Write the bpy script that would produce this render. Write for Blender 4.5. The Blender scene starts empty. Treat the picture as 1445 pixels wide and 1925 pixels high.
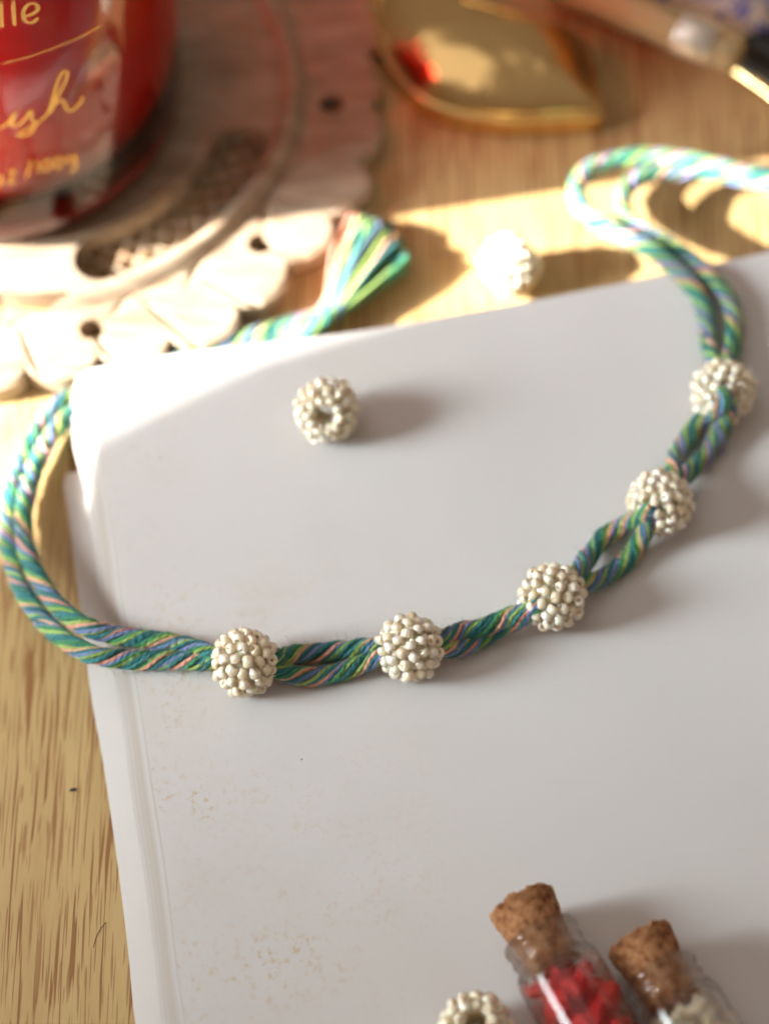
import bpy, math, random
import numpy as np
from mathutils import Vector, Matrix, Euler
random.seed(7); rng = np.random.default_rng(7)
S = 0.001                                   # all lengths below are millimetres
sc = bpy.context.scene
C = sc.collection

# ------------------------------------------------------------------ camera
EL = math.radians(58); FPX = 5600.0; D = 640.0
CAM = np.array([0, -D*math.cos(EL), D*math.sin(EL)])
FW = np.array([0, math.cos(EL), -math.sin(EL)]); UP = np.array([0, math.sin(EL), math.cos(EL)]); RT = np.array([1., 0, 0])
def P(x, y, z=0.0):                         # point of the plane z seen at photo pixel x, y
    d = (x-722.5)/FPX*RT + (962.5-y)/FPX*UP + FW
    return CAM + (z-CAM[2])/d[2]*d
cam = bpy.data.cameras.new('camera'); cam_o = bpy.data.objects.new('camera', cam); C.objects.link(cam_o)
cam_o.location = Vector(CAM)*S; cam_o.rotation_euler = (math.pi/2-EL, 0, 0)
cam.sensor_fit = 'VERTICAL'; cam.sensor_height = 24; cam.lens = FPX/1925*24
cam.clip_start = 0.02; cam.clip_end = 50
foc = P(760, 1400, 22)
cam.dof.use_dof = True
cam.dof.focus_distance = float((foc-CAM) @ FW)*S
cam.dof.aperture_fstop = cam.lens/17.5      # entrance pupil of about 17 mm
cam.dof.aperture_blades = 0
sc.camera = cam_o

# ------------------------------------------------------------------ world and lamps
w = bpy.data.worlds.new('World'); sc.world = w; w.use_nodes = True
nt = w.node_tree; nt.nodes.clear()
wo = nt.nodes.new('ShaderNodeOutputWorld'); bg = nt.nodes.new('ShaderNodeBackground')
tc = nt.nodes.new('ShaderNodeTexCoord'); sx = nt.nodes.new('ShaderNodeSeparateXYZ'); rmp = nt.nodes.new('ShaderNodeValToRGB')
nt.links.new(tc.outputs['Generated'], sx.inputs[0]); nt.links.new(sx.outputs['Z'], rmp.inputs[0])
rmp.color_ramp.elements[0].position = 0.0; rmp.color_ramp.elements[0].color = (0.55, 0.33, 0.20, 1)
rmp.color_ramp.elements[1].position = 0.9; rmp.color_ramp.elements[1].color = (1.0, 0.80, 0.68, 1)
nt.links.new(rmp.outputs[0], bg.inputs[0]); bg.inputs[1].default_value = 0.30
nt.links.new(bg.outputs[0], wo.inputs[0])

AZ, ELK = math.radians(11), math.radians(25.5)
TR = np.array([math.cos(ELK)*math.cos(AZ), math.cos(ELK)*math.sin(AZ), -math.sin(ELK)])   # the way the key light travels
KEY = np.array([0, 60, 0]) - TR*3000
def lamp(name, kind, pos, to, energy, col, **kw):
    l = bpy.data.lights.new(name, kind); o = bpy.data.objects.new(name, l); C.objects.link(o)
    o.location = Vector(pos)*S
    o.rotation_euler = (Vector(to)-Vector(pos)).to_track_quat('-Z', 'Y').to_euler()
    l.energy = energy; l.color = col
    for k, v in kw.items(): setattr(l, k, v)
    return o
lamp('key_lamp', 'SPOT', KEY, (0, 60, 0), 3700, (1.0, 0.96, 0.89), spot_size=math.radians(16), spot_blend=0.1, shadow_soft_size=0.008)
lamp('window_lamp', 'AREA', (-1050, -150, 520), (120, 380, 0), 4.0, (0.90, 0.98, 1.0), shape='RECTANGLE', size=0.46, size_y=0.40, spread=math.radians(58))
lamp('overhead_fill', 'AREA', (-250, 60, 720), (0, 0, 0), 0.8, (1.0, 0.9, 0.8), shape='RECTANGLE', size=0.7, size_y=0.5)  # soft fill added overhead for ambient light, not a known fixture
sc.view_settings.view_transform = 'Standard'; sc.view_settings.look = 'None'
sc.view_settings.exposure = 0.0; sc.view_settings.gamma = 1
sc.cycles.use_denoising = True
sc.cycles.max_bounces = 24; sc.cycles.transmission_bounces = 24; sc.cycles.transparent_max_bounces = 16
sc.cycles.caustics_reflective = True; sc.cycles.caustics_refractive = True
sc.cycles.sample_clamp_indirect = 6.0

# ------------------------------------------------------------------ helpers
def mesh(name, v, f, mat=None, smooth=True, uv=None):
    me = bpy.data.meshes.new(name)
    v = np.asarray(v, dtype=float)*S
    me.from_pydata(v.tolist(), [], [list(map(int, q)) for q in f]); me.update()
    if mat: me.materials.append(mat)
    if smooth: me.polygons.foreach_set('use_smooth', [True]*len(me.polygons))
    if uv is not None:
        l = me.uv_layers.new(name='uv'); idx = np.zeros(len(me.loops), dtype=np.int32); me.loops.foreach_get('vertex_index', idx)
        l.data.foreach_set('uv', np.asarray(uv, dtype=float)[idx].ravel())
    return me
def obj(name, me, parent=None, loc=None, rot=None, scale=None):
    o = bpy.data.objects.new(name, me); C.objects.link(o)
    if parent: o.parent = parent
    if loc is not None: o.location = Vector(loc)*S
    if rot is not None: o.rotation_euler = rot
    if scale is not None: o.scale = scale
    return o
def tag(o, label=None, cat=None, group=None, kind=None):
    if label: o['label'] = label
    if cat: o['category'] = cat
    if group: o['group'] = group
    if kind: o['kind'] = kind
    return o
def thing(name, loc, label, cat, group=None, rot=None):
    o = obj(name, None, loc=loc, rot=rot); o.empty_display_size = 0.005
    return tag(o, label, cat, group)
def lathe(prof, n=48, closed=False):
    prof = np.asarray(prof, float); m = len(prof); a = np.arange(n)*2*math.pi/n
    v = np.zeros((m, n, 3)); v[:, :, 0] = prof[:, 0:1]*np.cos(a); v[:, :, 1] = prof[:, 0:1]*np.sin(a); v[:, :, 2] = prof[:, 1:2]
    f = []
    for i in range(m if closed else m-1):
        i2 = (i+1) % m
        for j in range(n):
            k = (j+1) % n; f.append((i*n+j, i*n+k, i2*n+k, i2*n+j))
    v = v.reshape(-1, 3).tolist()
    if not closed:
        for i, flip in ((0, True), (m-1, False)):
            r = [i*n+j for j in range(n)]
            f.append(r[::-1] if flip else r)
    return v, f
def catmull(pts, step=0.5):
    p = np.asarray(pts, float); p = np.vstack([2*p[0]-p[1], p, 2*p[-1]-p[-2]])
    out = []
    for i in range(1, len(p)-2):
        a, b, c, d = p[i-1], p[i], p[i+1], p[i+2]
        n = max(4, int(np.linalg.norm(c-b)/0.2)); t = np.linspace(0, 1, n, endpoint=False)[:, None]
        out.append(0.5*((2*b)+(-a+c)*t+(2*a-5*b+4*c-d)*t*t+(-a+3*b-3*c+d)*t**3))
    q = np.vstack(out+[p[-2][None]])
    L = np.concatenate([[0], np.cumsum(np.linalg.norm(np.diff(q, axis=0), axis=1))])
    s = np.arange(0, L[-1], step)
    r = np.stack([np.interp(s, L, q[:, k]) for k in range(3)], 1)
    return r, s
def frames(path):
    T = np.gradient(path, axis=0); T /= np.linalg.norm(T, axis=1)[:, None]
    N = np.zeros_like(T); n = np.array([0, 0, 1.0])
    for i, t in enumerate(T):
        n = n-(n@t)*t; n /= np.linalg.norm(n); N[i] = n
    return T, N, np.cross(T, N)
def tube(path, rad, sides=8, v0=0.0):
    path = np.asarray(path, float); T, N, B = frames(path); n = len(path); rad = np.broadcast_to(rad, (n,))
    a = np.arange(sides+1)*2*math.pi/sides
    v = path[:, None, :]+rad[:, None, None]*(np.cos(a)[None, :, None]*N[:, None, :]+np.sin(a)[None, :, None]*B[:, None, :])
    L = np.concatenate([[0], np.cumsum(np.linalg.norm(np.diff(path, axis=0), axis=1))])+v0
    uv = np.zeros((n, sides+1, 2)); uv[:, :, 0] = np.arange(sides+1)/sides; uv[:, :, 1] = L[:, None]
    m = sides+1
    i = np.arange(n-1)[:, None]*m+np.arange(sides)[None, :]
    f = np.stack([i, i+1, i+m+1, i+m], -1).reshape(-1, 4).tolist()
    f.append(list(range(sides))[::-1]); f.append([(n-1)*m+k for k in range(sides)])
    return v.reshape(-1, 3), f, uv.reshape(-1, 2)
def icoblob(r, seed, sub=2, rough=0.35, squash=(1, 1, 1)):
    import bmesh
    bm = bmesh.new(); bmesh.ops.create_icosphere(bm, subdivisions=sub, radius=1)
    rs = np.random.default_rng(seed); dirs = rs.normal(size=(9, 3)); dirs /= np.linalg.norm(dirs, axis=1)[:, None]; am = rs.uniform(-1, 1, 9)
    v = []
    for q in bm.verts:
        c = np.array(q.co); k = 1+rough*sum(a*max(0, c@d)**4 for a, d in zip(am, dirs))+rs.normal()*rough*0.12
        v.append(c*k*r*np.array(squash))
    f = [[x.index for x in g.verts] for g in bm.faces]; bm.free()
    return v, f

# ------------------------------------------------------------------ materials
class M:
    def __init__(s, name):
        s.m = bpy.data.materials.new(name); s.m.use_nodes = True; s.t = s.m.node_tree
        s.b = s.t.nodes['Principled BSDF']; s.out = s.t.nodes['Material Output']; s._tc = None
    def n(s, kind, **kw):
        x = s.t.nodes.new(kind)
        for k, v in kw.items():
            if k in x.inputs.keys(): x.inputs[k].default_value = v
            else: setattr(x, k, v)
        return x
    def l(s, a, b): s.t.links.new(a, b)
    def set(s, **kw):
        for k, v in kw.items(): s.b.inputs[k.replace('_', ' ')].default_value = v
        return s
    def co(s, scale=(1, 1, 1), rot=(0, 0, 0), src='Object'):
        if not s._tc: s._tc = s.n('ShaderNodeTexCoord')
        mp = s.n('ShaderNodeMapping'); s.l(s._tc.outputs[src], mp.inputs[0])
        mp.inputs['Scale'].default_value = scale; mp.inputs['Rotation'].default_value = rot
        return mp.outputs[0]
    def noise(s, co, scale, detail=4, rough=0.55, dist=0):
        x = s.n('ShaderNodeTexNoise'); s.l(co, x.inputs['Vector']); x.inputs['Scale'].default_value = scale
        x.inputs['Detail'].default_value = detail; x.inputs['Roughness'].default_value = rough; x.inputs['Distortion'].default_value = dist
        return x.outputs[0]
    def ramp(s, fac, stops):
        x = s.n('ShaderNodeValToRGB'); s.l(fac, x.inputs[0]); e = x.color_ramp.elements
        while len(e) < len(stops): e.new(0.5)
        for q, (p, c) in zip(e, stops): q.position = p; q.color = (*c, 1) if len(c) == 3 else c
        return x.outputs[0]
    def g(s, fac, a, b): return s.ramp(fac, [(a, (0, 0, 0)), (b, (1, 1, 1))])
    def math(s, op, a, b):
        x = s.n('ShaderNodeMath', operation=op)
        for i, q in enumerate((a, b)):
            if isinstance(q, (int, float)): x.inputs[i].default_value = q
            else: s.l(q, x.inputs[i])
        return x.outputs[0]
    def mix(s, fac, a, b, mode='MIX'):
        x = s.n('ShaderNodeMix', data_type='RGBA', blend_type=mode)
        for i, q in ((0, fac), (6, a), (7, b)):
            if isinstance(q, (int, float)): x.inputs[i].default_value = q
            elif isinstance(q, tuple): x.inputs[i].default_value = (*q, 1)
            else: s.l(q, x.inputs[i])
        return x.outputs[2]
    def bump(s, h, dist, strength=1.0):
        x = s.n('ShaderNodeBump'); s.l(h, x.inputs['Height']); x.inputs['Distance'].default_value = dist; x.inputs['Strength'].default_value = strength
        s.l(x.outputs[0], s.b.inputs['Normal']); return x
    def col(s, c): s.l(c, s.b.inputs['Base Color']); return s

def mat_wood():
    k = M('table_wood'); co = k.co((1, 1, 1))
    warp = k.noise(k.co((14, 3.5, 1)), 1.0, 3, 0.5)
    wv = k.n('ShaderNodeVectorMath', operation='MULTIPLY_ADD'); k.l(co, wv.inputs[0]); wv.inputs[1].default_value = (1, 1, 1)
    cx = k.n('ShaderNodeCombineXYZ'); k.l(k.math('MULTIPLY', k.math('SUBTRACT', warp, 0.5), 0.008), cx.inputs[0]); k.l(cx.outputs[0], wv.inputs[2])
    def st(scale):
        mp = k.n('ShaderNodeMapping'); k.l(wv.outputs[0], mp.inputs[0]); mp.inputs['Scale'].default_value = scale; return mp.outputs[0]
    base = k.ramp(k.noise(st((55, 6, 1)), 1.0, 5, 0.6), [(0.3, (0.46, 0.295, 0.125)), (0.52, (0.55, 0.385, 0.175)), (0.75, (0.62, 0.45, 0.22))])
    d1 = k.g(k.noise(st((1350, 34, 1)), 1.0, 1, 0.35), 0.575, 0.62)
    d2 = k.g(k.noise(st((2100, 70, 1)), 1.0, 1, 0.4), 0.59, 0.64)
    clus = k.g(k.noise(st((60, 9, 1)), 1.0, 2, 0.5), 0.30, 0.50)
    d = k.math('MULTIPLY', k.math('MAXIMUM', d1, k.math('MULTIPLY', d2, 0.7)), k.math('MULTIPLY', clus, 0.85))
    c = k.mix(d, base, (0.25, 0.095, 0.03))
    k.col(c); k.set(Roughness=0.42, Specular_IOR_Level=0.35)
    k.bump(k.math('SUBTRACT', k.noise(st((900, 60, 1)), 1.0, 3), k.math('MULTIPLY', d, 0.5)), 0.00006)
    return k.m
def mat_paper(name, edge=False, stain=False, tint=False):
    k = M(name); co = k.co()
    big = k.noise(co, 9, 3, 0.5); fine = k.noise(co, 1400, 3, 0.7)
    c = k.mix(k.g(big, 0.3, 0.7), (0.645, 0.63, 0.62), (0.705, 0.70, 0.695))
    if tint:
        oi = k.n('ShaderNodeObjectInfo'); c = k.mix(k.math('MULTIPLY', oi.outputs['Random'], 0.55), c, (0.50, 0.42, 0.34))
    if edge:
        c = k.mix(k.g(k.noise(k.co((3, 3, 1500)), 1, 2), 0.35, 0.7), (0.33, 0.29, 0.24), (0.46, 0.43, 0.39))
        oi = k.n('ShaderNodeObjectInfo'); c = k.mix(oi.outputs['Random'], c, (0.30, 0.25, 0.19))
    if stain:
        sp = k.g(k.noise(co, 620, 6, 0.75), 0.53, 0.62)
        patch = k.g(k.noise(co, 38, 4, 0.6, 0.4), 0.44, 0.66)
        se = k.n('ShaderNodeSeparateXYZ'); k.l(co, se.inputs[0])
        # foxing gathers along the left margin and at the near end of the page
        gx = k.n('ShaderNodeMapRange'); k.l(se.outputs[0], gx.inputs[0]); gx.inputs[1].default_value = 0.03; gx.inputs[2].default_value = -0.036; gx.inputs[3].default_value = 0; gx.inputs[4].default_value = 1
        gy = k.n('ShaderNodeMapRange'); k.l(se.outputs[1], gy.inputs[0]); gy.inputs[1].default_value = -0.02; gy.inputs[2].default_value = -0.13; gy.inputs[3].default_value = 0.12; gy.inputs[4].default_value = 1
        m = k.math('MULTIPLY', k.math('MULTIPLY', sp, k.math('MAXIMUM', patch, 0.12)), k.math('MULTIPLY', k.math('POWER', gx.outputs[0], 2.2), gy.outputs[0]))
        c = k.mix(k.math('MINIMUM', k.math('MULTIPLY', m, 1.8), 0.6), c, (0.54, 0.35, 0.13))
        wash = k.math('MULTIPLY', k.math('MULTIPLY', k.g(k.noise(co, 30, 5, 0.6), 0.45, 0.75), gx.outputs[0]), 0.35)
        c = k.mix(wash, c, (0.56, 0.46, 0.34))
        dots = k.n('ShaderNodeTexVoronoi'); k.l(co, dots.inputs['Vector']); dots.inputs['Scale'].default_value = 75
        dm = k.math('MULTIPLY', k.math('LESS_THAN', dots.outputs['Distance'], 0.02), k.g(k.noise(co, 60, 2), 0.5, 0.56))
        c = k.mix(k.math('MULTIPLY', dm, 0.75), c, (0.16, 0.11, 0.08))
        sc_ = k.noise(k.co((30, 900, 1), (0, 0, 0.25)), 1.0, 3, 0.6, 1.0)
        c = k.mix(k.math('MULTIPLY', k.g(sc_, 0.66, 0.74), 0.09), c, (0.35, 0.33, 0.32))
    k.col(c); k.set(Roughness=0.5 if not edge else 0.8, Specular_IOR_Level=0.4)
    if edge: k.bump(k.noise(k.co((6, 6, 2600)), 1, 2), 0.0001)
    else: k.bump(k.math('ADD', k.math('MULTIPLY', k.noise(co, 16, 3, 0.5, 0.6), 2.6), k.math('MULTIPLY', fine, 0.07)), 0.00055, 0.8)
    return k.m
def mat_yarn(name, c, c2):
    k = M(name); co = k.co(src='UV')
    se = k.n('ShaderNodeSeparateXYZ'); k.l(co, se.inputs[0])
    ph = k.math('ADD', k.math('MULTIPLY', se.outputs[0], 2*math.pi*2), k.math('MULTIPLY', se.outputs[1], 2*math.pi/1.5))
    ply = k.math('MULTIPLY', k.math('ADD', k.math('SINE', ph, 0), 1.0), 0.5)
    fib = k.noise(k.co((7, 1.1, 1), (0, 0, 0.35), 'UV'), 2.4, 5, 0.75)
    tone = k.noise(k.co((0.001, 0.09, 1), src='UV'), 1.0, 2)
    cc = k.mix(k.g(tone, 0.35, 0.65), c, c2)
    cc = k.mix(k.math('MULTIPLY', k.g(fib, 0.5, 0.8), 0.35), cc, tuple(min(1, q*1.5+0.07) for q in c2))
    k.col(cc); k.set(Roughness=0.75, Sheen_Weight=0.35, Sheen_Roughness=0.4, Specular_IOR_Level=0.3, Subsurface_Weight=0.0)
    k.bump(k.math('ADD', ply, k.math('MULTIPLY', fib, 0.8)), 0.00016, 0.9)
    return k.m
def mat_pearl():
    k = M('pearl_glass'); oi = k.n('ShaderNodeObjectInfo')
    c = k.ramp(oi.outputs['Random'], [(0.0, (0.92, 0.77, 0.55)), (0.4, (0.95, 0.84, 0.66)), (0.75, (0.97, 0.90, 0.76)), (1.0, (0.95, 0.81, 0.61))])
    lw = k.n('ShaderNodeLayerWeight', Blend=0.35)
    c = k.mix(k.math('MULTIPLY', lw.outputs['Facing'], 0.3), c, (0.96, 0.84, 0.66))
    k.col(c); k.set(Coat_IOR=1.9, Roughness=0.28, Subsurface_Weight=0.5, Subsurface_Scale=0.0015, Coat_Weight=1.0, Coat_Roughness=0.06, Specular_IOR_Level=0.6,
                    Metallic=0.0, Sheen_Weight=0.0)
    k.b.inputs['Subsurface Radius'].default_value = (1.0, 0.8, 0.55)
    return k.m
def mat_simple(name, c, **kw):
    k = M(name); k.b.inputs['Base Color'].default_value = (*c, 1); k.set(**kw); return k.m
def mat_cork():
    k = M('cork'); co = k.co()
    n1 = k.noise(co, 520, 5, 0.7); vo = k.n('ShaderNodeTexVoronoi', feature='F1'); k.l(co, vo.inputs['Vector']); vo.inputs['Scale'].default_value = 700
    c = k.ramp(n1, [(0.34, (0.13, 0.045, 0.018)), (0.45, (0.36, 0.16, 0.07)), (0.6, (0.52, 0.27, 0.13)), (0.75, (0.70, 0.44, 0.26))])
    c = k.mix(k.math('MULTIPLY', k.g(vo.outputs['Color'], 0.7, 0.95), 0.5), c, (0.20, 0.075, 0.03))
    k.col(c); k.set(Roughness=0.85, Specular_IOR_Level=0.15)
    k.bump(k.math('ADD', n1, k.math('MULTIPLY', k.noise(co, 1500, 3), 0.4)), 0.0009)
    return k.m
def mat_glass(name, c=(1, 1, 1), rough=0.0):
    k = M(name); k.set(Transmission_Weight=1.0, Roughness=rough, IOR=1.47); k.b.inputs['Base Color'].default_value = (*c, 1); return k.m
def mat_coaster():
    k = M('whitewashed_wood'); co = k.co()
    n = k.noise(k.co((1, 5, 1)), 60, 5, 0.65)
    c = k.ramp(n, [(0.25, (0.22, 0.14, 0.085)), (0.5, (0.36, 0.275, 0.19)), (0.75, (0.49, 0.40, 0.30))])
    rubbed = k.g(k.noise(co, 140, 4, 0.6), 0.55, 0.75)
    c = k.mix(k.math('MULTIPLY', rubbed, 0.5), c, (0.45, 0.25, 0.12))
    k.col(c); k.set(Roughness=0.6, Specular_IOR_Level=0.3); k.bump(n, 0.0003)
    return k.m
def mat_gold(name, rough, c=(0.83, 0.58, 0.24)):
    k = M(name); k.b.inputs['Base Color'].default_value = (*c, 1); k.set(Metallic=1.0, Roughness=rough)
    k.bump(k.noise(k.co(), 55, 3), 0.0016, 0.7); return k.m

WOOD = mat_wood(); PAGE = mat_paper('page_paper', stain=True); PAGE2 = mat_paper('page_paper_plain', tint=True); EDGE = mat_paper('page_edge_paper', edge=True)
PEARL = mat_pearl(); CORK = mat_cork(); GLASS = mat_glass('clear_glass', (0.99, 1.0, 0.995)); GLASS.node_tree.nodes['Principled BSDF'].inputs['IOR'].default_value = 1.42; GLASS.node_tree.nodes['Principled BSDF'].inputs['Alpha'].default_value = 0.6; COAST = mat_coaster()
YARN = {'teal': mat_yarn('teal_yarn', (0.018, 0.135, 0.150), (0.035, 0.215, 0.22)), 'green': mat_yarn('green_yarn', (0.03, 0.20, 0.11), (0.06, 0.30, 0.12)),
        'lime': mat_yarn('lime_yarn', (0.25, 0.41, 0.08), (0.38, 0.54, 0.16)), 'blue': mat_yarn('blue_yarn', (0.11, 0.17, 0.38), (0.20, 0.27, 0.50)),
        'peach': mat_yarn('peach_yarn', (0.68, 0.28, 0.18), (0.80, 0.42, 0.31))}

# ------------------------------------------------------------------ setting: table, and an added unseen slab whose edge ends the sunlight
v = [(-900, -700, 0), (900, -700, 0), (900, 900, 0), (-900, 900, 0), (-900, -700, -25), (900, -700, -25), (900, 900, -25), (-900, 900, -25)]
tag(obj('table_top', mesh('table_top', v, [(0, 1, 2, 3), (7, 6, 5, 4), (0, 4, 5, 1), (1, 5, 6, 2), (2, 6, 7, 3), (3, 7, 4, 0)], WOOD, smooth=False)), kind='structure')
BLOCK_X = -1150.0
def to_blocker(p):
    p = np.asarray(p, float); t = (BLOCK_X-KEY[0])/(p[0]-KEY[0]); q = KEY+t*(p-KEY); return (q[1], q[2])
edge_px = [(20, 1065, 0), (150, 1015, 3), (176, 915, 13), (300, 828, 14), (440, 756, 14), (620, 672, 14), (800, 618, 14), (1000, 560, 14), (1200, 505, 14), (1480, 440, 14)]
cv = sorted([to_blocker(P(*e)) for e in edge_px], key=lambda q: q[1])
cv = [(cv[0][0]-25, cv[0][1]-60), (cv[0][0]-10, cv[0][1]-15)]+cv+[(cv[-1][0]+4, cv[-1][1]+60), (cv[-1][0]+4, 1400)]
poly = cv+[(-1500, 1400), (-1500, cv[0][1])]
n = len(poly)
v = [(BLOCK_X, a, b) for a, b in poly]+[(BLOCK_X-12, a, b) for a, b in poly]
f = [list(range(n)), list(range(n, 2*n))[::-1]]+[(i, n+i, n+(i+1) % n, (i+1) % n) for i in range(n)]
tag(obj('light_blocker', mesh('light_blocker', v, f, mat_simple('blocker_matte', (0.7, 0.66, 0.6), Roughness=0.8), smooth=False)), kind='structure')  # slab added out of view to shape the sunlit patch

# ------------------------------------------------------------------ the book of blank pages
BT = 14.0
top_edge = [(172, 693), (178, 760), (184, 811), (192, 884), (208, 975), (221, 1066), (232, 1150), (258, 1300), (287, 1494), (311, 1646), (332, 1819), (348, 1925), (376, 2100), (420, 2400)]
mid_edge = [(148, 704), (135, 762), (139, 830), (151, 880), (166, 930), (173, 988), (182, 1066), (191, 1150), (227, 1345), (249, 1521), (273, 1674), (294, 1840), (303, 1925), (330, 2100), (372, 2400)]
low_edge = [(128, 897), (121, 915), (130, 975), (138, 1040), (153, 1150), (173, 1317), (194, 1438), (221, 1629), (242, 1802), (254, 1925), (282, 2100), (322, 2400)]
def edge_curve(px, z, n=60):
    p, _ = catmull([P(a, b, z) for a, b in px], 1.0)
    i = np.linspace(0, len(p)-1, n).astype(int); return p[i]
EA = edge_curve(top_edge, BT); EB = edge_curve(mid_edge, 5.0); EC = edge_curve(low_edge, 1.2)
FAR = edge_curve([(172, 693), (320, 667), (500, 645), (700, 619), (900, 583), (1080, 550), (1300, 505), (1445, 474), (1700, 420), (2000, 350)], BT, 70)
def page_grid(left, far_off, z0, z1, nu, undulate=0.0, droop=0.0, seed=0):
    """a sheet between its left edge and the fore edge far right; z0/z1: height at left edge and inside"""
    nv = len(left); u = np.linspace(0, 1, nu)**1.6
    fx = FAR[:, 0]; fy = FAR[:, 1]
    v = np.zeros((nv, nu, 3)); xr = 168.0
    l0 = left[0]
    for j in range(nv):
        t = (left[j, 1]-l0[1])/(left[-1, 1]-l0[1])
        X = left[j, 0]+u*(xr-left[j, 0])
        far = np.interp(X, fx, fy)-np.interp(l0[0], fx, fy)
        Y = left[j, 1]+far*(1-t)+far_off*(1-t)*(u**0.3)
        d = X-left[j, 0]
        Z = z1+(z0-z1)*np.exp(-(d/5.0)**2)
        if undulate: Z = Z+undulate*(np.sin(X*0.055+1.1+Y*0.03)*np.sin(Y*0.045-X*0.012+0.4))*np.minimum(1, d/18)
        v[j, :, 0] = X; v[j, :, 1] = Y; v[j, :, 2] = Z
    return v
def slab(g, th):
    nv, nu, _ = g.shape; b = g.copy(); b[:, :, 2] -= th
    V = np.concatenate([g.reshape(-1, 3), b.reshape(-1, 3)]); n = nv*nu; F = []; SD = []
    for j in range(nv-1):
        for i in range(nu-1):
            a = j*nu+i; F.append((a+nu, a+nu+1, a+1, a)); F.append((n+a, n+a+1, n+a+nu+1, n+a+nu))
    bd = [i for i in range(nu)]+[j*nu+nu-1 for j in range(1, nv)]+[(nv-1)*nu+i for i in range(nu-2, -1, -1)]+[j*nu for j in range(nv-2, 0, -1)]
    m = len(V); nb = len(bd); V = np.concatenate([V, V[bd], V[[n+i for i in bd]]])
    for i in range(nb): SD.append((m+i, m+(i+1) % nb, m+nb+(i+1) % nb, m+nb+i))
    return V, F, SD
book = thing('book', (0, 0, 0), 'thick open book of blank off-white pages with yellow foxing, under the necklace and vials', 'book')
TOPM = []
def page_obj(g, th, m, parent, name='page'):
    V, F, SD = slab(g, th); me = mesh(name, V, F+SD, m, smooth=False)
    me.materials.append(EDGE)
    mi = np.zeros(len(me.polygons), dtype=np.int32); mi[len(F):] = 1; me.polygons.foreach_set('material_index', mi)
    sm = np.ones(len(me.polygons), dtype=bool); sm[len(F):] = False; me.polygons.foreach_set('use_smooth', sm.tolist())
    return obj(name, me, parent)
NP = 11; th = (BT-5.0)/NP
for i in range(NP):
    s = i/NP; z = BT-i*th
    left = EA*(1-s)+EB*s
    if i: left = left+np.array([[0.16*math.sin(i*2.4)+rng.normal()*0.16, rng.normal()*0.25, 0]]); left = left+np.stack([0.08*np.sin(np.arange(60)*0.11+i), np.zeros(60), np.zeros(60)], 1)
    g = page_grid(left, 0.0, z, z, 60 if i == 0 else 8, undulate=0.16 if i == 0 else 0)
    if i == 0: g[:, :, 2] += 0.0
    page_obj(g, th*0.72 if i else th*0.5, PAGE if i == 0 else PAGE2, book)
for i in range(8):
    s = i/8; z = 4.9-i*0.6
    left = EC.copy(); left[:, 0] += (0.25*math.sin(i*1.9) if i else 0)+s*0.4
    g = page_grid(left, 0.0, max(0.35, 2.9*(1-s)), z, 14, 0)
    page_obj(g, 0.33, PAGE2, book)

# ------------------------------------------------------------------ seed beads and beaded balls
prof = []
for k in range(12):                          # rounded outside, small hole through
    a = k/12*2*math.pi
    prof.append((0.68+0.49*math.copysign(abs(math.cos(a))**0.95, math.cos(a)), 0.86*math.copysign(abs(math.sin(a))**1.0, math.sin(a))))
bv, bf = lathe(prof, 16, closed=True)
BEAD = mesh('seed_bead', bv, bf, PEARL)
bv, bf = lathe(prof[::1], 9, closed=True)
def ball_layout(seed, n=74, r=5.95, hole=0.40):
    rs = np.random.default_rng(seed); pts = rs.normal(size=(n, 3)); pts /= np.linalg.norm(pts, axis=1)[:, None]
    for it in range(160):                    # repel evenly, keeping clear of both hole ends (local z)
        d = pts[:, None]-pts[None]; q = (d**2).sum(-1)+np.eye(n); fo = (d/q[..., None]**1.5).sum(1)
        pts = pts+fo*0.0016*(1 if it < 120 else .5); 
        rad = np.hypot(pts[:, 0], pts[:, 1]); bad = rad < hole
        pts[bad, :2] *= (hole/np.maximum(rad[bad], 1e-3))[:, None]
        pts /= np.linalg.norm(pts, axis=1)[:, None]
    out = []
    for p in pts:
        rr = r+rs.normal()*0.20
        t = np.cross(p, rs.normal(size=3)); t /= np.linalg.norm(t)
        ax = t+p*rs.normal()*0.35; ax /= np.linalg.norm(ax)
        out.append((p*rr, ax, rs.uniform(0.94, 1.16)))
    return out
CORE = mat_simple('ball_core', (0.95, 0.82, 0.56), Roughness=0.4, Subsurface_Weight=0.5, Subsurface_Scale=0.003)
cp = [(2.5, -4.1), (3.9, -3.3), (4.8, -1.7), (5.1, 0), (4.8, 1.7), (3.9, 3.3), (2.5, 4.1), (2.2, 2), (2.1, -2)]
cv_, cf_ = lathe(cp, 20, closed=True); COREM = mesh('inner_core', cv_, cf_, CORE)
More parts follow.
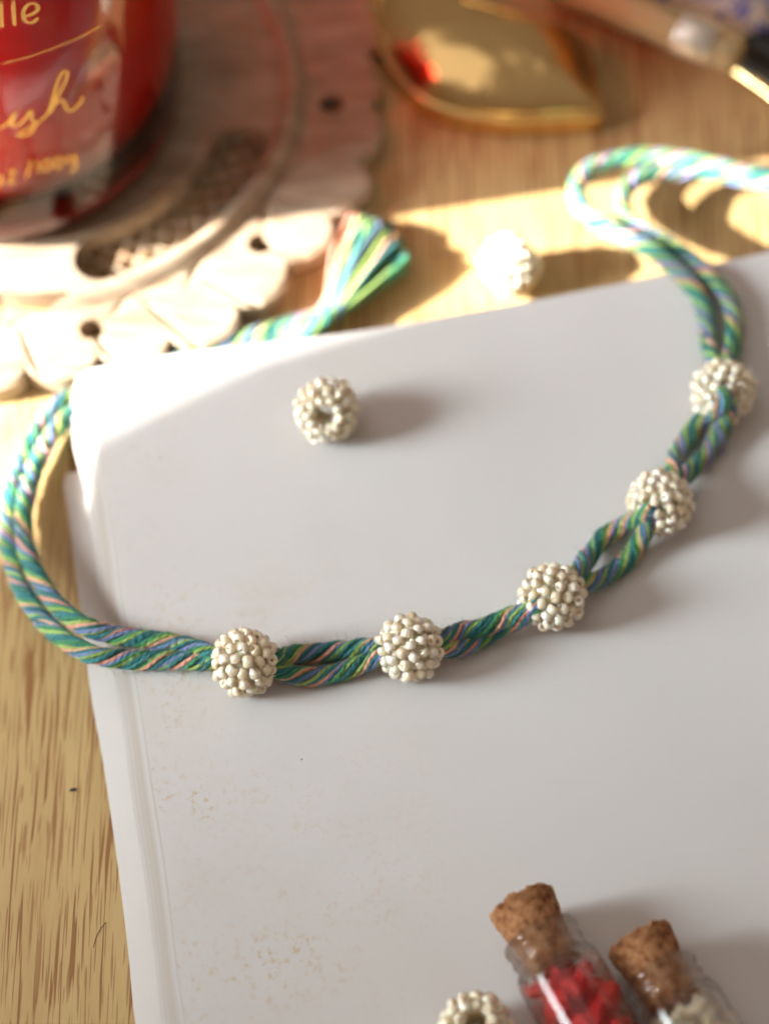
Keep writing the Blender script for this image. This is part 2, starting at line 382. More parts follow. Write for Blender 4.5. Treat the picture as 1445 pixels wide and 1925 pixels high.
def beaded_ball(parent, centre, axis, seed, limit=None, pname='seed_bead', hole=0.42):
    """the beads of one ball; parent is the Empty they hang on, whose origin is the ball's centre"""
    q = Vector(axis).to_track_quat('Z', 'Y'); R = np.array(q.to_matrix())
    obj('inner_core', COREM, parent, rot=q.to_euler())
    lay = [(R@p, R@a, s) for p, a, s in ball_layout(seed, hole=hole)]
    toc = CAM-np.array(centre); toc /= np.linalg.norm(toc)
    lay.sort(key=lambda e: -(e[0]@toc))
    rest = lay[limit:] if limit else []
    for p, a, s in (lay[:limit] if limit else lay):
        obj(pname, BEAD, parent, loc=p, rot=Vector(a).to_track_quat('Z', 'Y').to_euler(), scale=(s, s, s))
    # a lower layer of beads fills the gaps
    V = []; F = []
    rs = np.random.default_rng(seed+50)
    inner = [(R@(p/np.linalg.norm(p)*5.0), R@a, 0.95) for p, a, s in ball_layout(seed+9, 46, 5.0, max(0.46, hole))]
    bvn = np.array(bv)
    for p, a, s in rest+inner:
        m = np.array(Vector(a).to_track_quat('Z', 'Y').to_matrix()); o = len(V)
        V += ((bvn*s)@m.T+p).tolist(); F += [tuple(o+i for i in q_) for q_ in bf]
    k = obj('inner_beads', mesh('inner_beads', V, F, PEARL), parent); k['kind'] = 'stuff'
BZ = BT+6.75
loose = [((615, 771, BZ), (-0.10, -0.76, 0.64), 3, 'loose cream seed bead ball on the page, inside the curve of the necklace', 'loose beaded ball'),
         ((893, 1932, BZ), (0.0, -0.15, 1.0), 4, 'cream seed bead ball with open hole upward, beside the red filled vial', 'beaded ball'),
         ((958, 497, 6.8), (0.6, 0.5, 0.4), 5, 'seed bead ball on the wooden table just behind the book, in bright sun', 'beaded ball')]
for (x, y, z), ax, sd, lab, _ in loose:
    c = P(x, y, z); t = thing('beaded_ball', c, lab, 'bead ball', 'loose seed bead balls')
    beaded_ball(t, c, ax, sd, hole=0.56)

# ------------------------------------------------------------------ the necklace: two twisted cords through five balls
neck = thing('necklace', (0, 0, 0), 'necklace of two twisted multicoloured cords through five cream seed bead balls, frayed tassel end', 'necklace')
balls = [((460, 1245), (1, 0.1, 0)), ((770, 1217), (1, 0.15, 0)), ((1038, 1122), (1, 0.6, 0)), ((1240, 945), (0.5, 1, -0.3)), ((1358, 735), (0.05, 1, -0.35))]
for i, ((x, y), ax) in enumerate(balls):
    c = P(x, y, BZ); e = obj('beaded_ball', None, neck, loc=c); e.empty_display_size = 0.004
    beaded_ball(e, c, ax, 20+i, limit=48)
A = [(655, 560, 4), (610, 592, 4), (560, 608, 3.6), (490, 627, 3), (380, 660, 2.6), (250, 712, 2.6), (150, 740, 3), (100, 775, 4), (60, 830, 5), (32, 890, 5), (18, 950, 5), (15, 1010, 5.5), (24, 1060, 6.5), (48, 1120, 8.5), (85, 1170, 11), (130, 1208, 14.5), (180, 1232, 16.6), (240, 1240, 16.3), (310, 1241, 16.3), (380, 1242, 17.2), (415, 1243, 19.5), (460, 1245, 20.8),
     (508, 1256, 19.2), (545, 1268, 16.8), (590, 1272, 16.2), (640, 1263, 16.3), (685, 1247, 17.4), (722, 1230, 19.6), (770, 1217, 20.8), (825, 1220, 19.2), (862, 1217, 17), (905, 1200, 16.3), (950, 1176, 17.2), (995, 1155, 20), (1038, 1122, 20.8), (1085, 1102, 19.6), (1125, 1090, 17), (1168, 1062, 16.2), (1198, 1025, 17.2), (1217, 985, 21), (1228, 962, 23.5), (1243, 940, 22), (1278, 900, 20),
     (1312, 872, 17), (1340, 838, 16.3), (1358, 798, 18.2), (1370, 768, 23.5), (1364, 745, 26), (1360, 722, 23), (1366, 688, 19), (1375, 650, 16.6), (1378, 605, 16.3), (1362, 556, 16.3), (1325, 514, 16), (1275, 476, 13), (1215, 440, 11), (1172, 405, 10), (1168, 370, 10), (1195, 338, 10), (1250, 322, 10), (1330, 322, 10.5), (1410, 338, 11), (1500, 358, 10), (1600, 385, 8)]
B = [(640, 580, 5), (590, 618, 5), (520, 640, 3), (400, 680, 2.6), (280, 735, 2.6), (190, 760, 3), (140, 775, 4), (100, 815, 5.5), (72, 865, 6.5), (52, 925, 7.5), (44, 985, 8.2), (54, 1045, 9.2), (82, 1103, 11.5), (120, 1150, 14.5), (165, 1180, 16.8), (215, 1193, 16.4), (290, 1204, 16.3), (355, 1216, 17), (408, 1232, 19.5), (460, 1243, 21),
     (512, 1238, 19.6), (555, 1231, 17), (615, 1226, 16.6), (675, 1219, 17.6), (722, 1212, 19.8), (770, 1215, 21), (825, 1202, 20), (865, 1188, 18.2), (905, 1180, 18.6), (950, 1163, 19), (992, 1146, 21.6), (1012, 1138, 23), (1038, 1122, 21.4), (1080, 1082, 20), (1106, 1045, 17.5), (1138, 1008, 16.6), (1176, 985, 18), (1206, 970, 22.3), (1222, 958, 24.5), (1240, 942, 22), (1262, 893, 20),
     (1272, 860, 17.2), (1298, 812, 16.6), (1334, 780, 19), (1358, 762, 24.8), (1360, 745, 26), (1356, 722, 23), (1345, 688, 19), (1334, 650, 16.6), (1328, 600, 16.3), (1308, 548, 16.2), (1272, 508, 16), (1215, 464, 14.5), (1140, 428, 12.5), (1096, 396, 11), (1082, 356, 10), (1100, 322, 10), (1145, 302, 10), (1210, 293, 10.5), (1290, 300, 11), (1380, 320, 12), (1480, 345, 12), (1600, 370, 9)]
cols = ['teal', 'lime', 'green', 'blue', 'peach', 'teal', 'lime', 'blue', 'teal', 'peach', 'lime', 'green', 'teal']
srad = {'teal': 0.48, 'green': 0.43, 'lime': 0.41, 'blue': 0.45, 'peach': 0.38}
ang = np.cumsum([0]+[srad[c] for c in cols]); angc = np.array([(ang[i]+ang[i+1])/2 for i in range(len(cols))])/ang[-1]*2*math.pi
fz = []                                       # points for loose fibres
ball_c = [P(x, y, BZ) for (x, y), _ in balls]
def smooth_noise(n, scale, rs):
    k = int(n/scale)+4; return np.interp(np.arange(n)/scale, np.arange(k), rs.normal(size=k))
for ci, pts in enumerate((A, B)):
    path, s = catmull([P(*p) for p in pts], 0.42)
    T, N, Bn = frames(path)
    cord = obj('cord', None, neck); cord.empty_display_size = 0.003
    pin = np.ones(len(path))
    for c in ball_c: pin *= 1-0.26*np.exp(-(np.linalg.norm(path-c, axis=1)/7.5)**4)
    rs = np.random.default_rng(40+ci); tw = 2*math.pi*s/16.0+ci*1.3+0.8*smooth_noise(len(s), 45, rs)
    for k, cn in enumerate(cols if ci == 0 else cols[4:]+cols[:4]):
        a = angc[k]+tw+0.22*smooth_noise(len(s), 16, rs)
        sr = srad[cn]*(1+0.13*smooth_noise(len(s), 12, rs))
        R = (1.58+0.11*smooth_noise(len(s), 12, rs))*pin
        p = path+R[:, None]*(np.cos(a)[:, None]*N-np.sin(a)[:, None]*Bn)
        V, F, UV = tube(p, sr*(0.35+0.65*pin), 7, rs.uniform(0, 50))
        obj('yarn_strand', mesh('yarn_strand', V, F, YARN[cn], uv=UV), cord)
        for q in range(300):
            i = rs.integers(20, len(p)-20); fz.append((p[i]+(p[i]-path[i])*0.25, T[i], (p[i]-path[i])/R[i], cn))
    V, F, UV = tube(path, 1.3*pin, 8); obj('cord_core', mesh('cord_core', V, F, YARN['teal'], uv=UV), cord)
# frayed tassel: yarn ends fanning out beyond the place where the two cords meet
tas = obj('tassel', None, neck); rs = np.random.default_rng(11)
tc_ = ['peach', 'peach', 'lime', 'teal', 'lime', 'teal', 'green', 'blue', 'lime', 'teal', 'peach', 'lime', 'teal', 'teal', 'lime', 'green', 'teal', 'green']
for lay in range(3):
    for i in range(26):
        u = i/25; cn = tc_[min(17, int(u*17)+(i*lay) % 2)]
        a0 = P(578+rs.normal()*3+u*14, 600+u*24, 2.4+lay*1.3); a1 = P(612+u*34, 560+u*28, 2.4+lay*1.5+math.sin(u*3)*1.2)
        if u < 0.5: tip = P(664+u*2*62, 404+u*2*24, 2.2+lay*1.9+rs.uniform(-0.5, 1))
        else: tip = P(726+(u-.5)*2*42, 428+(u-.5)*2*66, 2.2+lay*1.9+rs.uniform(-0.5, 1))
        mid = (a1*0.45+tip*0.55)+np.array([rs.normal()*0.9, rs.normal()*0.9, rs.normal()*0.5+0.6]); tip = tip+rs.normal(size=3)*np.array([0.7, 0.7, 0.4])
        p, s_ = catmull([a0, a1, mid, tip], 0.5); sr = srad[cn]*1.12*(1+0.30*(s_/s_[-1])**3)
        V, F, UV = tube(p, sr, 8, rs.uniform(0, 30)); obj('yarn_end', mesh('yarn_end', V, F, YARN[cn], uv=UV), tas)
# fine fuzz on the cords
V = []; F = []; rs = np.random.default_rng(77); MI = []
names = list(YARN)
for p, t, r, cn in fz:
    L = rs.uniform(0.6, 2.8); d = r*rs.uniform(0.3, 1)+t*rs.normal()+rs.normal(size=3)*0.5; d /= np.linalg.norm(d)
    bend = rs.normal(size=3)*0.45*L; side = np.cross(d, rs.normal(size=3)); side /= np.linalg.norm(side); side *= 0.027
    o = len(V); q = [p, p+d*L*0.5, p+d*L*0.8+bend*0.6]
    for x in q: V += [x-side, x+side]
    for a in (0, 2): F.append((o+a, o+a+1, o+a+3, o+a+2)); MI.append(names.index(cn))
me = mesh('yarn_fuzz', V, F, None, smooth=False)
for nme in names: me.materials.append(YARN[nme])
me.polygons.foreach_set('material_index', MI)
obj('yarn_fuzz', me, neck)['kind'] = 'stuff'

# ------------------------------------------------------------------ corked vials
RED = mat_simple('dried_red', (0.62, 0.008, 0.012), Roughness=0.6, Subsurface_Weight=0.25, Subsurface_Scale=0.001)
CREAM = mat_simple('cream_chip', (0.90, 0.82, 0.64), Roughness=0.45, Subsurface_Weight=0.3, Subsurface_Scale=0.001)
outer = [(5.9, 0.0), (6.8, 0.1), (7.35, 0.55), (7.55, 1.3), (7.4, 2.0), (7.1, 2.5), (7.0, 2.9), (7.2, 3.4), (7.35, 4.0), (7.25, 4.6), (7.0, 5.1), (7.0, 5.5), (7.4, 6.1), (8.0, 7.1), (8.35, 8.4), (8.45, 10.5), (8.45, 39), (8.2, 40.4), (7.3, 41.2), (0.05, 41.5)]
inner = [(0.05, 40.3), (6.6, 40.0), (7.4, 39), (7.6, 37), (7.6, 11), (7.4, 9.3), (6.5, 7.6), (5.55, 6.4), (5.45, 5.0), (5.5, 0.3)]
gv, gf = lathe(outer+inner, 64, closed=True); VG = mesh('glass_body', gv, gf, GLASS)
def cork_mesh(seed):
    rs = np.random.default_rng(seed); n = 72
    prof = [(0.02, -7.4), (2.5, -7.5), (4.6, -7.4), (6.1, -7.3), (6.55, -6.9), (6.6, -6.3)]+[(6.6-0.95*t, -6.3+t*6.0) for t in np.linspace(0.04, 0.97, 14)]+[(5.38, 0.6)]+[(5.36-0.12*t, 0.6+t*6.4) for t in np.linspace(0.1, 0.97, 12)]+[(5.1, 7.2), (0.02, 7.3)]
    v, f = lathe(prof, n); v = np.array(v)
    ks = rs.normal(size=(46, 3)); ks[:, 2] *= 1.0
    for i, p in enumerate(v):
        a = math.atan2(p[1], p[0]); r = math.hypot(p[0], p[1])
        chip = 0
        if p[2] < -6: 
            chip = 0.3*max(0, math.sin(a*2+seed)*math.sin(a*5+1.3*seed))+0.16*math.sin(a*11+seed)+0.16*rs.normal()
            v[i, 2] += chip*min(1, r/4)
        if p[2] < 0.2:
            k = 1+rs.normal()*0.011+0.012*math.sin(a*7+p[2]*2); v[i, 0] *= k; v[i, 1] *= k
    return mesh('cork', v, f, CORK)
def vial(pa, pb, seed, lab, filllab, fillname, fillcat, mat, group, red):
    z = BT+8.5; a = P(*pa, z); b = P(*pb, z); d = (b-a)/np.linalg.norm(b-a)
    lip = a+d*7.2
    q = Vector(d).to_track_quat('Z', 'Y')
    t = thing('corked_vial', lip, lab, 'glass vial', 'small corked glass vials', rot=q.to_euler())
    obj('glass_body', VG, t); obj('cork', cork_mesh(seed), t)
    Rm = np.array(q.to_matrix()); rs = np.random.default_rng(seed); down = Rm.T@np.array([0, 0, -1.0])
    protos = [icoblob(1.0, seed*10+i, 3 if red else 2, 0.9 if red else 0.4, (1, 0.85, 0.75) if red else (1.25, 0.8, 0.6)) for i in range(5)]
    pm = [mesh(fillname, v_, f_, mat, smooth=False) for v_, f_ in protos]
    placed = []
    tries = 0
    while len(placed) < (64 if red else 110) and tries < 9000:
        tries += 1
        r = rs.uniform(1.9, 2.7) if red else rs.uniform(1.25, 1.9)
        x, y = rs.uniform(-6, 6, 2); zz = rs.uniform(9.5, 34)
        rad = math.hypot(x, y)
        if rad > 7.25-r*0.95: continue
        h = -(x*down[0]+y*down[1])       # height above the axis
        if h > (3.2+min(3, (zz-13)*0.35) if red else 5.0): continue
        p = np.array([x, y, zz])
        if any(np.linalg.norm(p-o_) < (r+r2)*0.62 for o_, r2 in placed): continue
        placed.append((p, r))
    for p, r in placed:
        o = obj(fillname, random.choice(pm), loc=lip+Rm@p, rot=Euler(rs.uniform(0, 6, 3)), scale=(r, r, r)); tag(o, filllab, fillcat, group)
vial((978, 1696), (1082, 1884), 2, 'corked glass vial lying on the page filled with red dried pieces', 'crumpled bright red dried piece inside the red filled glass vial', 'dried_flower_piece', 'dried flower', RED, 'red pieces in the vial', True)
vial((1199, 1766), (1283, 1904), 5, 'corked glass vial with cream chips, the right-hand one of two at the near edge', 'small cream chip inside the glass vial with the pale filling', 'cream_chip', 'chip', CREAM, 'cream chips in the vial', False)

# ------------------------------------------------------------------ carved wooden coaster
CX, CY = -82.6, 112.0
coaster = thing('carved_coaster', (CX, CY, 0), 'round whitewashed carved wooden trivet with leaf rim and lattice openings under the red candle', 'trivet')
def smooth01(x): x = np.clip(x, 0, 1); return x*x*(3-2*x)
def wrap(a): return (a+180) % 360-180
WIN = [-44, -143, 116]; LEAFH = [-93.5, 166, 66]
DGR = math.pi/180
def rim_r(deg):
    t = ((deg+3.2) % 36)/12.0; k = np.floor(t); u = t-k
    h = np.abs(np.sin(np.floor((deg+3.2)/12.0)*12.9898)*43758.5) % 1
    u2 = u**(0.6+0.9*h)
    return 77.8+np.where(k == 1, 1.5, 0)+(3.6+2.0*h)*np.sin(np.pi*np.clip(u2, 0.0, 1.0))**0.5+0.5*np.sin(DGR*deg*7.3)
def window_sd(r, deg):                       # >0 inside a lattice window
    s = np.full(r.shape, -99.0)
    for c in WIN:
        da = np.abs(wrap(deg-c))*math.pi/180*53; along = 29.0-da
        s = np.maximum(s, 6.0-np.hypot(np.maximum(0, -(along-6.0)), r-52.3))
    return s
def leafhole_sd(r, deg):
    s = np.full(r.shape, -99.0)
    for c in LEAFH:
        x = wrap(deg-c)/15.5
        s = np.maximum(s, 3.9*(1-np.abs(x)**1.8)-np.abs(r-62.3+1.2*x))
    return s
def smallhole_sd(r, deg):
    d = wrap(((deg+3.2+18) % 36)-18)*math.pi/180*70.3
    return 2.65-np.hypot(d, r-70.3)
def relief(nr, na, r0, r1, zfun, keep, zb=0.4, name='x', mat=COAST, follow_rim=False):
    deg = np.arange(na)*360/na; u = np.linspace(0, 1, nr)
    if follow_rim: R = r0+(rim_r(deg)[None, :]-r0)*u[:, None]
    else: R = np.repeat((r0+(r1-r0)*u)[:, None], na, 1)
    DG = np.repeat(deg[None], nr, 0); Z = zfun(R, DG, u[:, None]); K = keep(R, DG)
    # ease vertices near an opening onto its outline by the mask being fine enough
    X = R*np.cos(np.radians(DG)); Y = R*np.sin(np.radians(DG))
    top = np.stack([X, Y, Z], -1).reshape(-1, 3); bot = top.copy(); bot[:, 2] = zb
    n = nr*na; F = []
    cell = K[:-1, :] & K[1:, :] & np.roll(K, -1, 1)[:-1, :] & np.roll(K, -1, 1)[1:, :]
    for i, j in zip(*np.nonzero(cell)):
        a = i*na+j; b = i*na+(j+1) % na; c = b+na; d = a+na
        F.append((a, d, c, b)); F.append((n+a, n+b, n+c, n+d))
        if i == 0 or not cell[i-1, j]: F.append((a, b, n+b, n+a))
        if i == nr-2 or not cell[i+1, j]: F.append((c, d, n+d, n+c))
        if not cell[i, j-1]: F.append((d, a, n+a, n+d))
        if not cell[i, (j+1) % na]: F.append((b, c, n+c, n+b))
    V = np.concatenate([top, bot]); used = np.unique(np.array(F)); mp = np.zeros(len(V), int); mp[used] = np.arange(len(used))
    me = mesh(name, V[used], mp[np.array(F)], mat, smooth=True)
    try: me.set_sharp_from_angle(angle=math.radians(48))
    except Exception: pass
    return obj(name, me, coaster)
def z_plate(R, DG, u): return 7.2+0*R
v, f = lathe([(0.01, 0.4), (45.6, 0.4), (45.6, 6.9), (45.2, 7.4), (44.5, 7.5), (0.01, 7.5)], 120)
o = obj('centre_plate', mesh('centre_plate', v, f, COAST, smooth=False), coaster)
def z_ring(R, DG, u):
    ring = np.exp(-((R-61.0)/1.9)**2)*1.9+np.exp(-((R-46.0)/0.8)**2)*0.4
    groove = -np.exp(-((R-58.4)/0.35)**2)*0.5-np.exp(-((R-63.9)/0.45)**2)*0.8
    return 6.4+ring+groove
relief(64, 900, 45.6, 64.4, z_ring, lambda R, D_: (window_sd(R, D_) < 0) & (leafhole_sd(R, D_) < 0), name='raised_ring')
def z_rim(R, DG, u):
    t = ((DG+3.2) % 36)/12.0; k = t-np.floor(t); c36 = wrap(((DG+3.2+18) % 36)-18)
    vein = -0.7*np.exp(-(np.abs(wrap(((DG+3.2+6) % 12)-6)-0.25*(R-70))/0.55)**2)*smooth01((R-66)/4)
    vein2 = -0.9*np.exp(-(np.abs(np.sin(np.radians(c36*9+R*10)))/0.22)**2)*np.exp(-((R-66.0)/1.8)**2)
    return 5.9-0.5*smooth01((u-0.93)/0.07)+0.2*np.sin(np.pi*u)+vein+vein2
relief(64, 1080, 64.4, 0, z_rim, lambda R, D_: (smallhole_sd(R, D_) < 0) & (leafhole_sd(R, D_) < 0), name='leaf_rim', follow_rim=True)
def lat_keep(R, D_):
    X = np.radians(D_)*53; a = (X+R) % 5.6; b = (X-R) % 5.6
    return (window_sd(R, D_) > -0.5) & ((a < 1.6) | (b < 1.6))
for wc in WIN:
    relief(70, 1200, 45.8, 58.9, lambda R, D_, u: 1.9+0*R, lambda R, D_: lat_keep(R, D_) & (np.abs(wrap(D_-wc)) < 44), zb=0.7, name='lattice_screen')

# ------------------------------------------------------------------ red candle jar standing on the trivet
JX, JY, JZ = -89.5, 106.0, 7.5
jar = thing('candle_jar', (JX, JY, JZ), 'red glass candle jar with gold lettering standing on the carved trivet', 'candle')
jo = [(0.02, 0), (34, 0), (38, 0.4), (41, 2.2), (42.6, 5.5), (43.2, 10), (43.8, 40), (44.2, 86), (43.8, 87.4), (42.6, 88), (41.2, 87.2)]
ji = [(41.0, 86), (40.2, 81), (0.02, 80.5)]
RG = M('red_glass'); RG.set(Transmission_Weight=1.0, Roughness=0.09, IOR=1.42); RG.b.inputs['Base Color'].default_value = (1, 0.55, 0.5, 1)
va = RG.n('ShaderNodeVolumeAbsorption'); va.inputs['Color'].default_value = (0.93, 0.10, 0.08, 1); va.inputs['Density'].default_value = 340; RG.l(va.outputs[0], RG.out.inputs['Volume'])
v, f = lathe(jo+ji, 96); obj('glass_body', mesh('glass_body', v, f, RG.m), jar)
WAX = M('red_wax'); WAX.col(WAX.mix(WAX.g(WAX.noise(WAX.co(), 40, 3), 0.35, 0.65), (0.93, 0.30, 0.24), (0.95, 0.45, 0.36)))
WAX.set(Roughness=0.5)
wp = [(0.02, 4.2), (17, 4.5), (23.0, 7), (26, 12), (27.2, 22), (27.6, 74), (26.8, 78.5), (0.02, 79)]
v, f = lathe(wp, 96); obj('wax', mesh('wax', v, f, WAX.m), jar)
v, f = lathe([(0.02, 1.0), (33, 1.0), (37.5, 1.4), (40, 3.0), (41.4, 6.0), (41.9, 9.5), (41.2, 10), (40.6, 7), (38.6, 4.4), (34, 3.2), (0.02, 3.2)], 96); obj('dark_base', mesh('dark_base', v, f, mat_simple('dark_red_base', (0.09, 0.004, 0.006), Roughness=0.15)), jar)
v, f = lathe([(0.02, 81), (0.7, 81), (0.65, 86), (0.02, 86.5)], 10); obj('wick', mesh('wick', v, f, mat_simple('wick', (0.05, 0.03, 0.02), Roughness=0.9)), jar)
GOLDP = mat_simple('gold_print', (0.86, 0.48, 0.10), Metallic=0.35, Roughness=0.4)
JR = 44.0
def jar_hit(x, y, extra=0.25):                # where the sight line of a pixel meets the jar's side
    d = (x-722.5)/FPX*RT+(962.5-y)/FPX*UP+FW; o = CAM-np.array([JX, JY, JZ]); R_ = 43.9+extra
    a = d[0]**2+d[1]**2; b = o[0]*d[0]+o[1]*d[1]; c = o[0]**2+o[1]**2-R_*R_
    t = (-b-math.sqrt(max(0, b*b-a*c)))/a; return o+t*d
def stroke_px(pts, wpx, name):                # a flat printed stroke lying on the glass
    pts = np.array(pts, float); q, _ = catmull(np.c_[pts, np.zeros(len(pts))], 2.0); q = q[:, :2]
    t = np.gradient(q, axis=0); t /= np.maximum(1e-6, np.linalg.norm(t, axis=1))[:, None]; nrm = np.c_[-t[:, 1], t[:, 0]]
    # broad-nib modulation: thicker on down strokes
    wv = wpx*(0.55+0.6*np.abs(t[:, 1]))
    V = []
    for c, nn, ww in zip(q, nrm, wv): V += [jar_hit(*(c-nn*ww/2)), jar_hit(*(c+nn*ww/2))]
    F = [(2*i, 2*i+1, 2*i+3, 2*i+2) for i in range(len(q)-1)]
    return V, F
def printed(name, strokes, wpx, dup=False):
    V = []; F = []
    for s_ in strokes:
        a, b = stroke_px(s_, wpx, name); o = len(V); V += a; F += [tuple(o+i for i in g) for g in b]
    return obj(name, mesh(name, V, F, GOLDP), jar)
# "dle" of the top line, the rule, the script "ish" and the weight line
printed('lettering', [[(2, 0), (3, 25), (4, 52)], [(-16, 35), (-20, 46), (-12, 54), (0, 48)], [(24, -4), (26, 22), (28, 48)], [(45, 31), (60, 27), (72, 17), (66, 7), (52, 10), (44, 24), (47, 38), (60, 43), (73, 34)]], 7)
printed('printed_rule', [[(5, 120), (50, 108), (95, 93), (150, 70), (190, 48)]], 2.6)
printed('lettering', [[(-25, 246), (0, 240), (14, 232), (30, 212), (24, 228), (22, 236), (32, 236), (44, 228), (58, 208), (60, 222), (66, 236), (58, 250), (44, 256), (34, 254), (46, 246), (70, 232), (88, 216), (104, 190), (122, 156), (127, 138), (120, 134), (110, 150), (100, 184), (92, 214), (104, 196), (118, 188), (122, 196), (128, 208), (138, 206), (150, 194), (158, 182)], [(37, 204), (39, 201)]], 5.5)
printed('lettering', [[(-6, 330), (-10, 342), (-2, 349), (4, 340), (0, 330), (-6, 330)], [(14, 325), (28, 321), (18, 345), (32, 341)], [(60, 302), (50, 334)], [(71, 303), (74, 326)], [(88, 298), (82, 310), (88, 322), (96, 312), (92, 299), (88, 298)], [(109, 294), (103, 306), (109, 318), (117, 308), (113, 295), (109, 294)], [(136, 292), (126, 296), (128, 308), (138, 304), (141, 291), (144, 310), (138, 322), (128, 322)]], 4)

# ------------------------------------------------------------------ gold compact with a domed lid
GOLD = mat_gold('polished_gold', 0.16, (0.80, 0.56, 0.24)); GOLD2 = mat_gold('gold_edge', 0.22, (0.86, 0.62, 0.28))
comp = thing('gold_compact', P(900, 110, 0), 'polished gold compact with one rounded end, lying between trivet and glass tube', 'gold case')
oc = np.array(P(900, 110, 0))
out_px = [(1134, 212), (1126, 219), (1060, 223), (960, 226), (870, 216), (790, 186), (735, 130), (702, 60), (690, -20), (700, -90), (755, -115), (812, -66), (846, -8), (862, 4), (900, 15), (960, 33), (1020, 51), (1080, 69), (1104, 77), (1111, 90), (1120, 140)]
ring = np.array([P(a, b, 6.5) for a, b in out_px])-oc
ring = catmull(np.vstack([ring, ring[:1]]), 2.0)[0]; ring[:, 2] = 0
cen = ring.mean(0); n = len(ring)
def loops(lst):
    V = []; F = []
    for sc_, z_ in lst: V += [(cen+(r_-cen)*sc_+np.array([0, 0, z_])).tolist() for r_ in ring]
    for i in range(len(lst)-1):
        for j in range(n): F.append((i*n+j, i*n+(j+1) % n, (i+1)*n+(j+1) % n, (i+1)*n+j))
    F.append(list(range((len(lst)-1)*n, len(lst)*n))); F.append(list(range(n))[::-1])
    return V, F
v, f = loops([(0.97, 0.2), (0.995, 0.6), (1.0, 1.2), (1.0, 5.6), (0.99, 6.3), (0.965, 6.5)]); obj('case', mesh('case', v, f, GOLD2), comp)
v, f = loops([(0.96, 6.3), (0.955, 7.1), (0.94, 7.8), (0.85, 10.2), (0.7, 12.4), (0.5, 14.0), (0.3, 14.8), (0.1, 15.0)]); obj('lid', mesh('lid', v, f, GOLD), comp)

# ------------------------------------------------------------------ glass tube, patterned pouch and black case at the far right
TG = M('amber_clear'); TG.set(Transmission_Weight=0.75, Roughness=0.12, IOR=1.4); TG.b.inputs['Base Color'].default_value = (0.95, 0.78, 0.48, 1)
def along(name, pa, pb, z, label, cat):
    a = P(*pa, z); b = P(*pb, z); d = (b-a)/np.linalg.norm(b-a)
    return thing(name, a, label, cat, rot=Vector(d).to_track_quat('Z', 'Y').to_euler()), float(np.linalg.norm(b-a))
t, L = along('glass_tube', (960, -75), (1390, 108), 17, 'clear amber tube with a pale cap lying diagonally at the far right', 'tube')
v, f = lathe([(0.02, 0), (4.2, 0.2), (4.8, 1), (4.8, L-2), (4.2, L-0.6), (3, L), (0.02, L), (0.02, L-1), (3.4, L-2.2), (3.7, L-4), (3.7, 2), (0.02, 1.6)], 40); obj('tube_wall', mesh('tube_wall', v, f, TG.m), t)
v, f = lathe([(0.02, 3), (3.2, 3), (3.2, L*0.78), (2.8, L*0.79), (0.02, L*0.79)], 24); obj('filling', mesh('filling', v, f, mat_simple('pale_filling', (0.93, 0.80, 0.58), Roughness=0.5)), t)
v, f = lathe([(5.0, L*0.74), (5.2, L*0.75), (5.2, L*0.76), (5.0, L*0.77), (5.2, L*0.79), (5.2, L*0.80), (5.0, L*0.90), (4.84, L*0.90), (4.84, L*0.74)], 40, closed=True); obj('collar', mesh('collar', v, f, mat_simple('pearl_silver', (0.88, 0.80, 0.70), Metallic=0.7, Roughness=0.25)), t)
k = M('blue_pattern'); co = k.co()
pt = k.g(k.noise(co, 150, 3, 0.6, 1.5), 0.47, 0.53); c = k.mix(pt, (0.10, 0.11, 0.36), (0.62, 0.52, 0.42)); k.col(c); k.set(Roughness=0.35)
def pillow(w_, h_, th_, n1=22, n2=16, pw=3.0):
    V = []; F = []
    for sgn in (1, -1):
        for j in range(n2+1):
            for i in range(n1+1):
                x = i/n1*2-1; y = j/n2*2-1; q = max(0, (1-abs(x)**pw)*(1-abs(y)**pw))**0.5
                V.append((x*w_/2, y*h_/2, sgn*th_/2*q))
    m = (n1+1)*(n2+1)
    for j in range(n2):
        for i in range(n1):
            a = j*(n1+1)+i; F.append((a, a+1, a+n1+2, a+n1+1)); F.append((m+a+n1+1, m+a+n1+2, m+a+1, m+a))
    return V, F
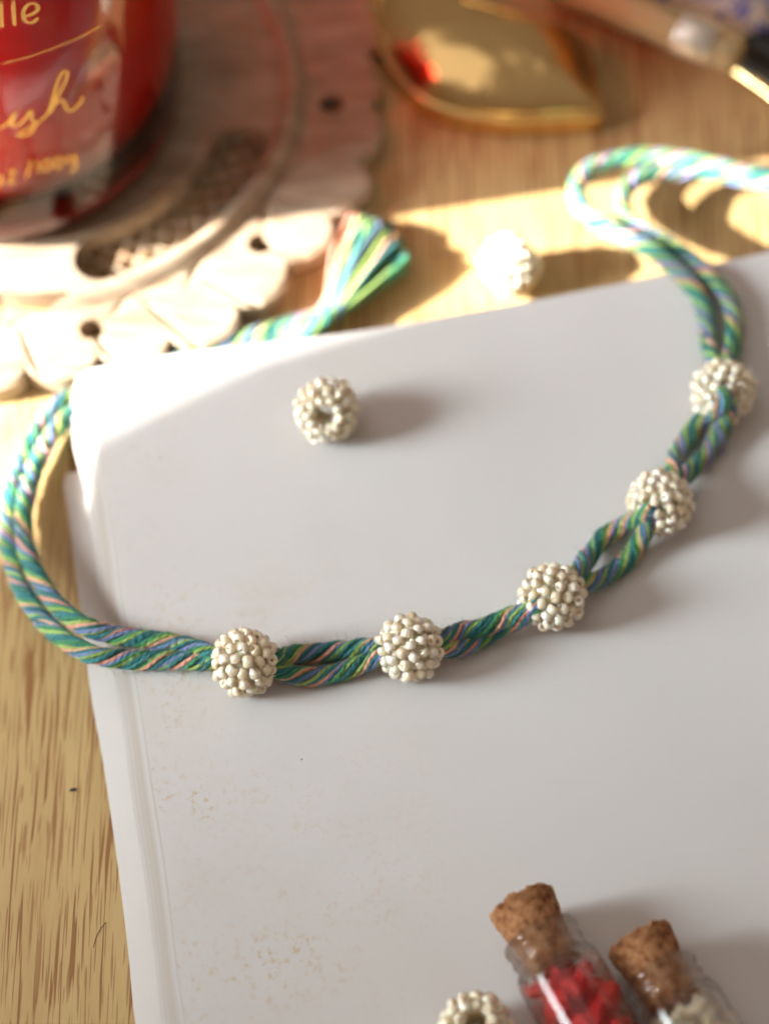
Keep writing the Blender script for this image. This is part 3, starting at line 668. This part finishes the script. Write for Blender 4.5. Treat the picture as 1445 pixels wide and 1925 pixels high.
pc = P(1285, -20, 9); pouch = thing('patterned_pouch', pc, 'small pouch with a blue and cream pattern behind the amber tube', 'pouch', rot=(0.0, 0.0, math.radians(-25)))
v, f = pillow(52, 20, 19); obj('printed_cloth', mesh('printed_cloth', v, f, k.m), pouch)
v, f = pillow(60, 25, 6, pw=6); obj('border', mesh('border', v, f, mat_simple('gold_border', (0.50, 0.36, 0.17), Roughness=0.4)), pouch, loc=(0, 0, -5.5))
bc = P(1512, 70, 6); blk = thing('black_case', bc, 'black lidded case with a gold clasp at the far right corner', 'case', rot=(0, 0, math.radians(-35)))
v, f = pillow(22, 34, 14, pw=8); obj('case_body', mesh('case_body', v, f, mat_simple('black_plastic', (0.012, 0.011, 0.012), Roughness=0.3)), blk)
v, f = pillow(9, 5, 3, pw=4); obj('clasp', mesh('clasp', v, f, GOLD2), blk, loc=(-4, 15, 5.6))
kr = P(1400, 150, 4); 
rim_p, _ = catmull([P(a, b, 3)-kr for a, b in [(1330, 90), (1380, 128), (1420, 155), (1470, 195), (1540, 250)]], 1.0)
v, f, uv = tube(rim_p, 1.9, 12); ro = obj('gold_rod', mesh('gold_rod', v, f, GOLD2), loc=kr); tag(ro, 'thin gold rod on the table between the amber tube and the black case', 'rod')

# ------------------------------------------------------------------ lint on the table
v, f = icoblob(0.55, 3, 2, 0.5, (1.3, 0.7, 0.35)); p = P(137, 1485, 0.25)
tag(obj('lint_speck', mesh('lint_speck', v, f, mat_simple('lint', (0.03, 0.035, 0.045), Roughness=0.9)), loc=p, rot=(0, 0, 0.5)), 'tiny dark speck of lint on the table left of the book', 'lint')
p0 = P(190, 1750, 0.1); hp, _ = catmull([P(a, b, 0.12)-p0 for a, b in [(176, 1782), (181, 1762), (190, 1745), (201, 1733)]], 0.4)
v, f, uv = tube(hp, 0.06, 6); tag(obj('loose_hair', mesh('loose_hair', v, f, mat_simple('hair', (0.05, 0.05, 0.03), Roughness=0.6)), loc=p0), 'short curved dark hair on the table beside the book edge', 'hair')
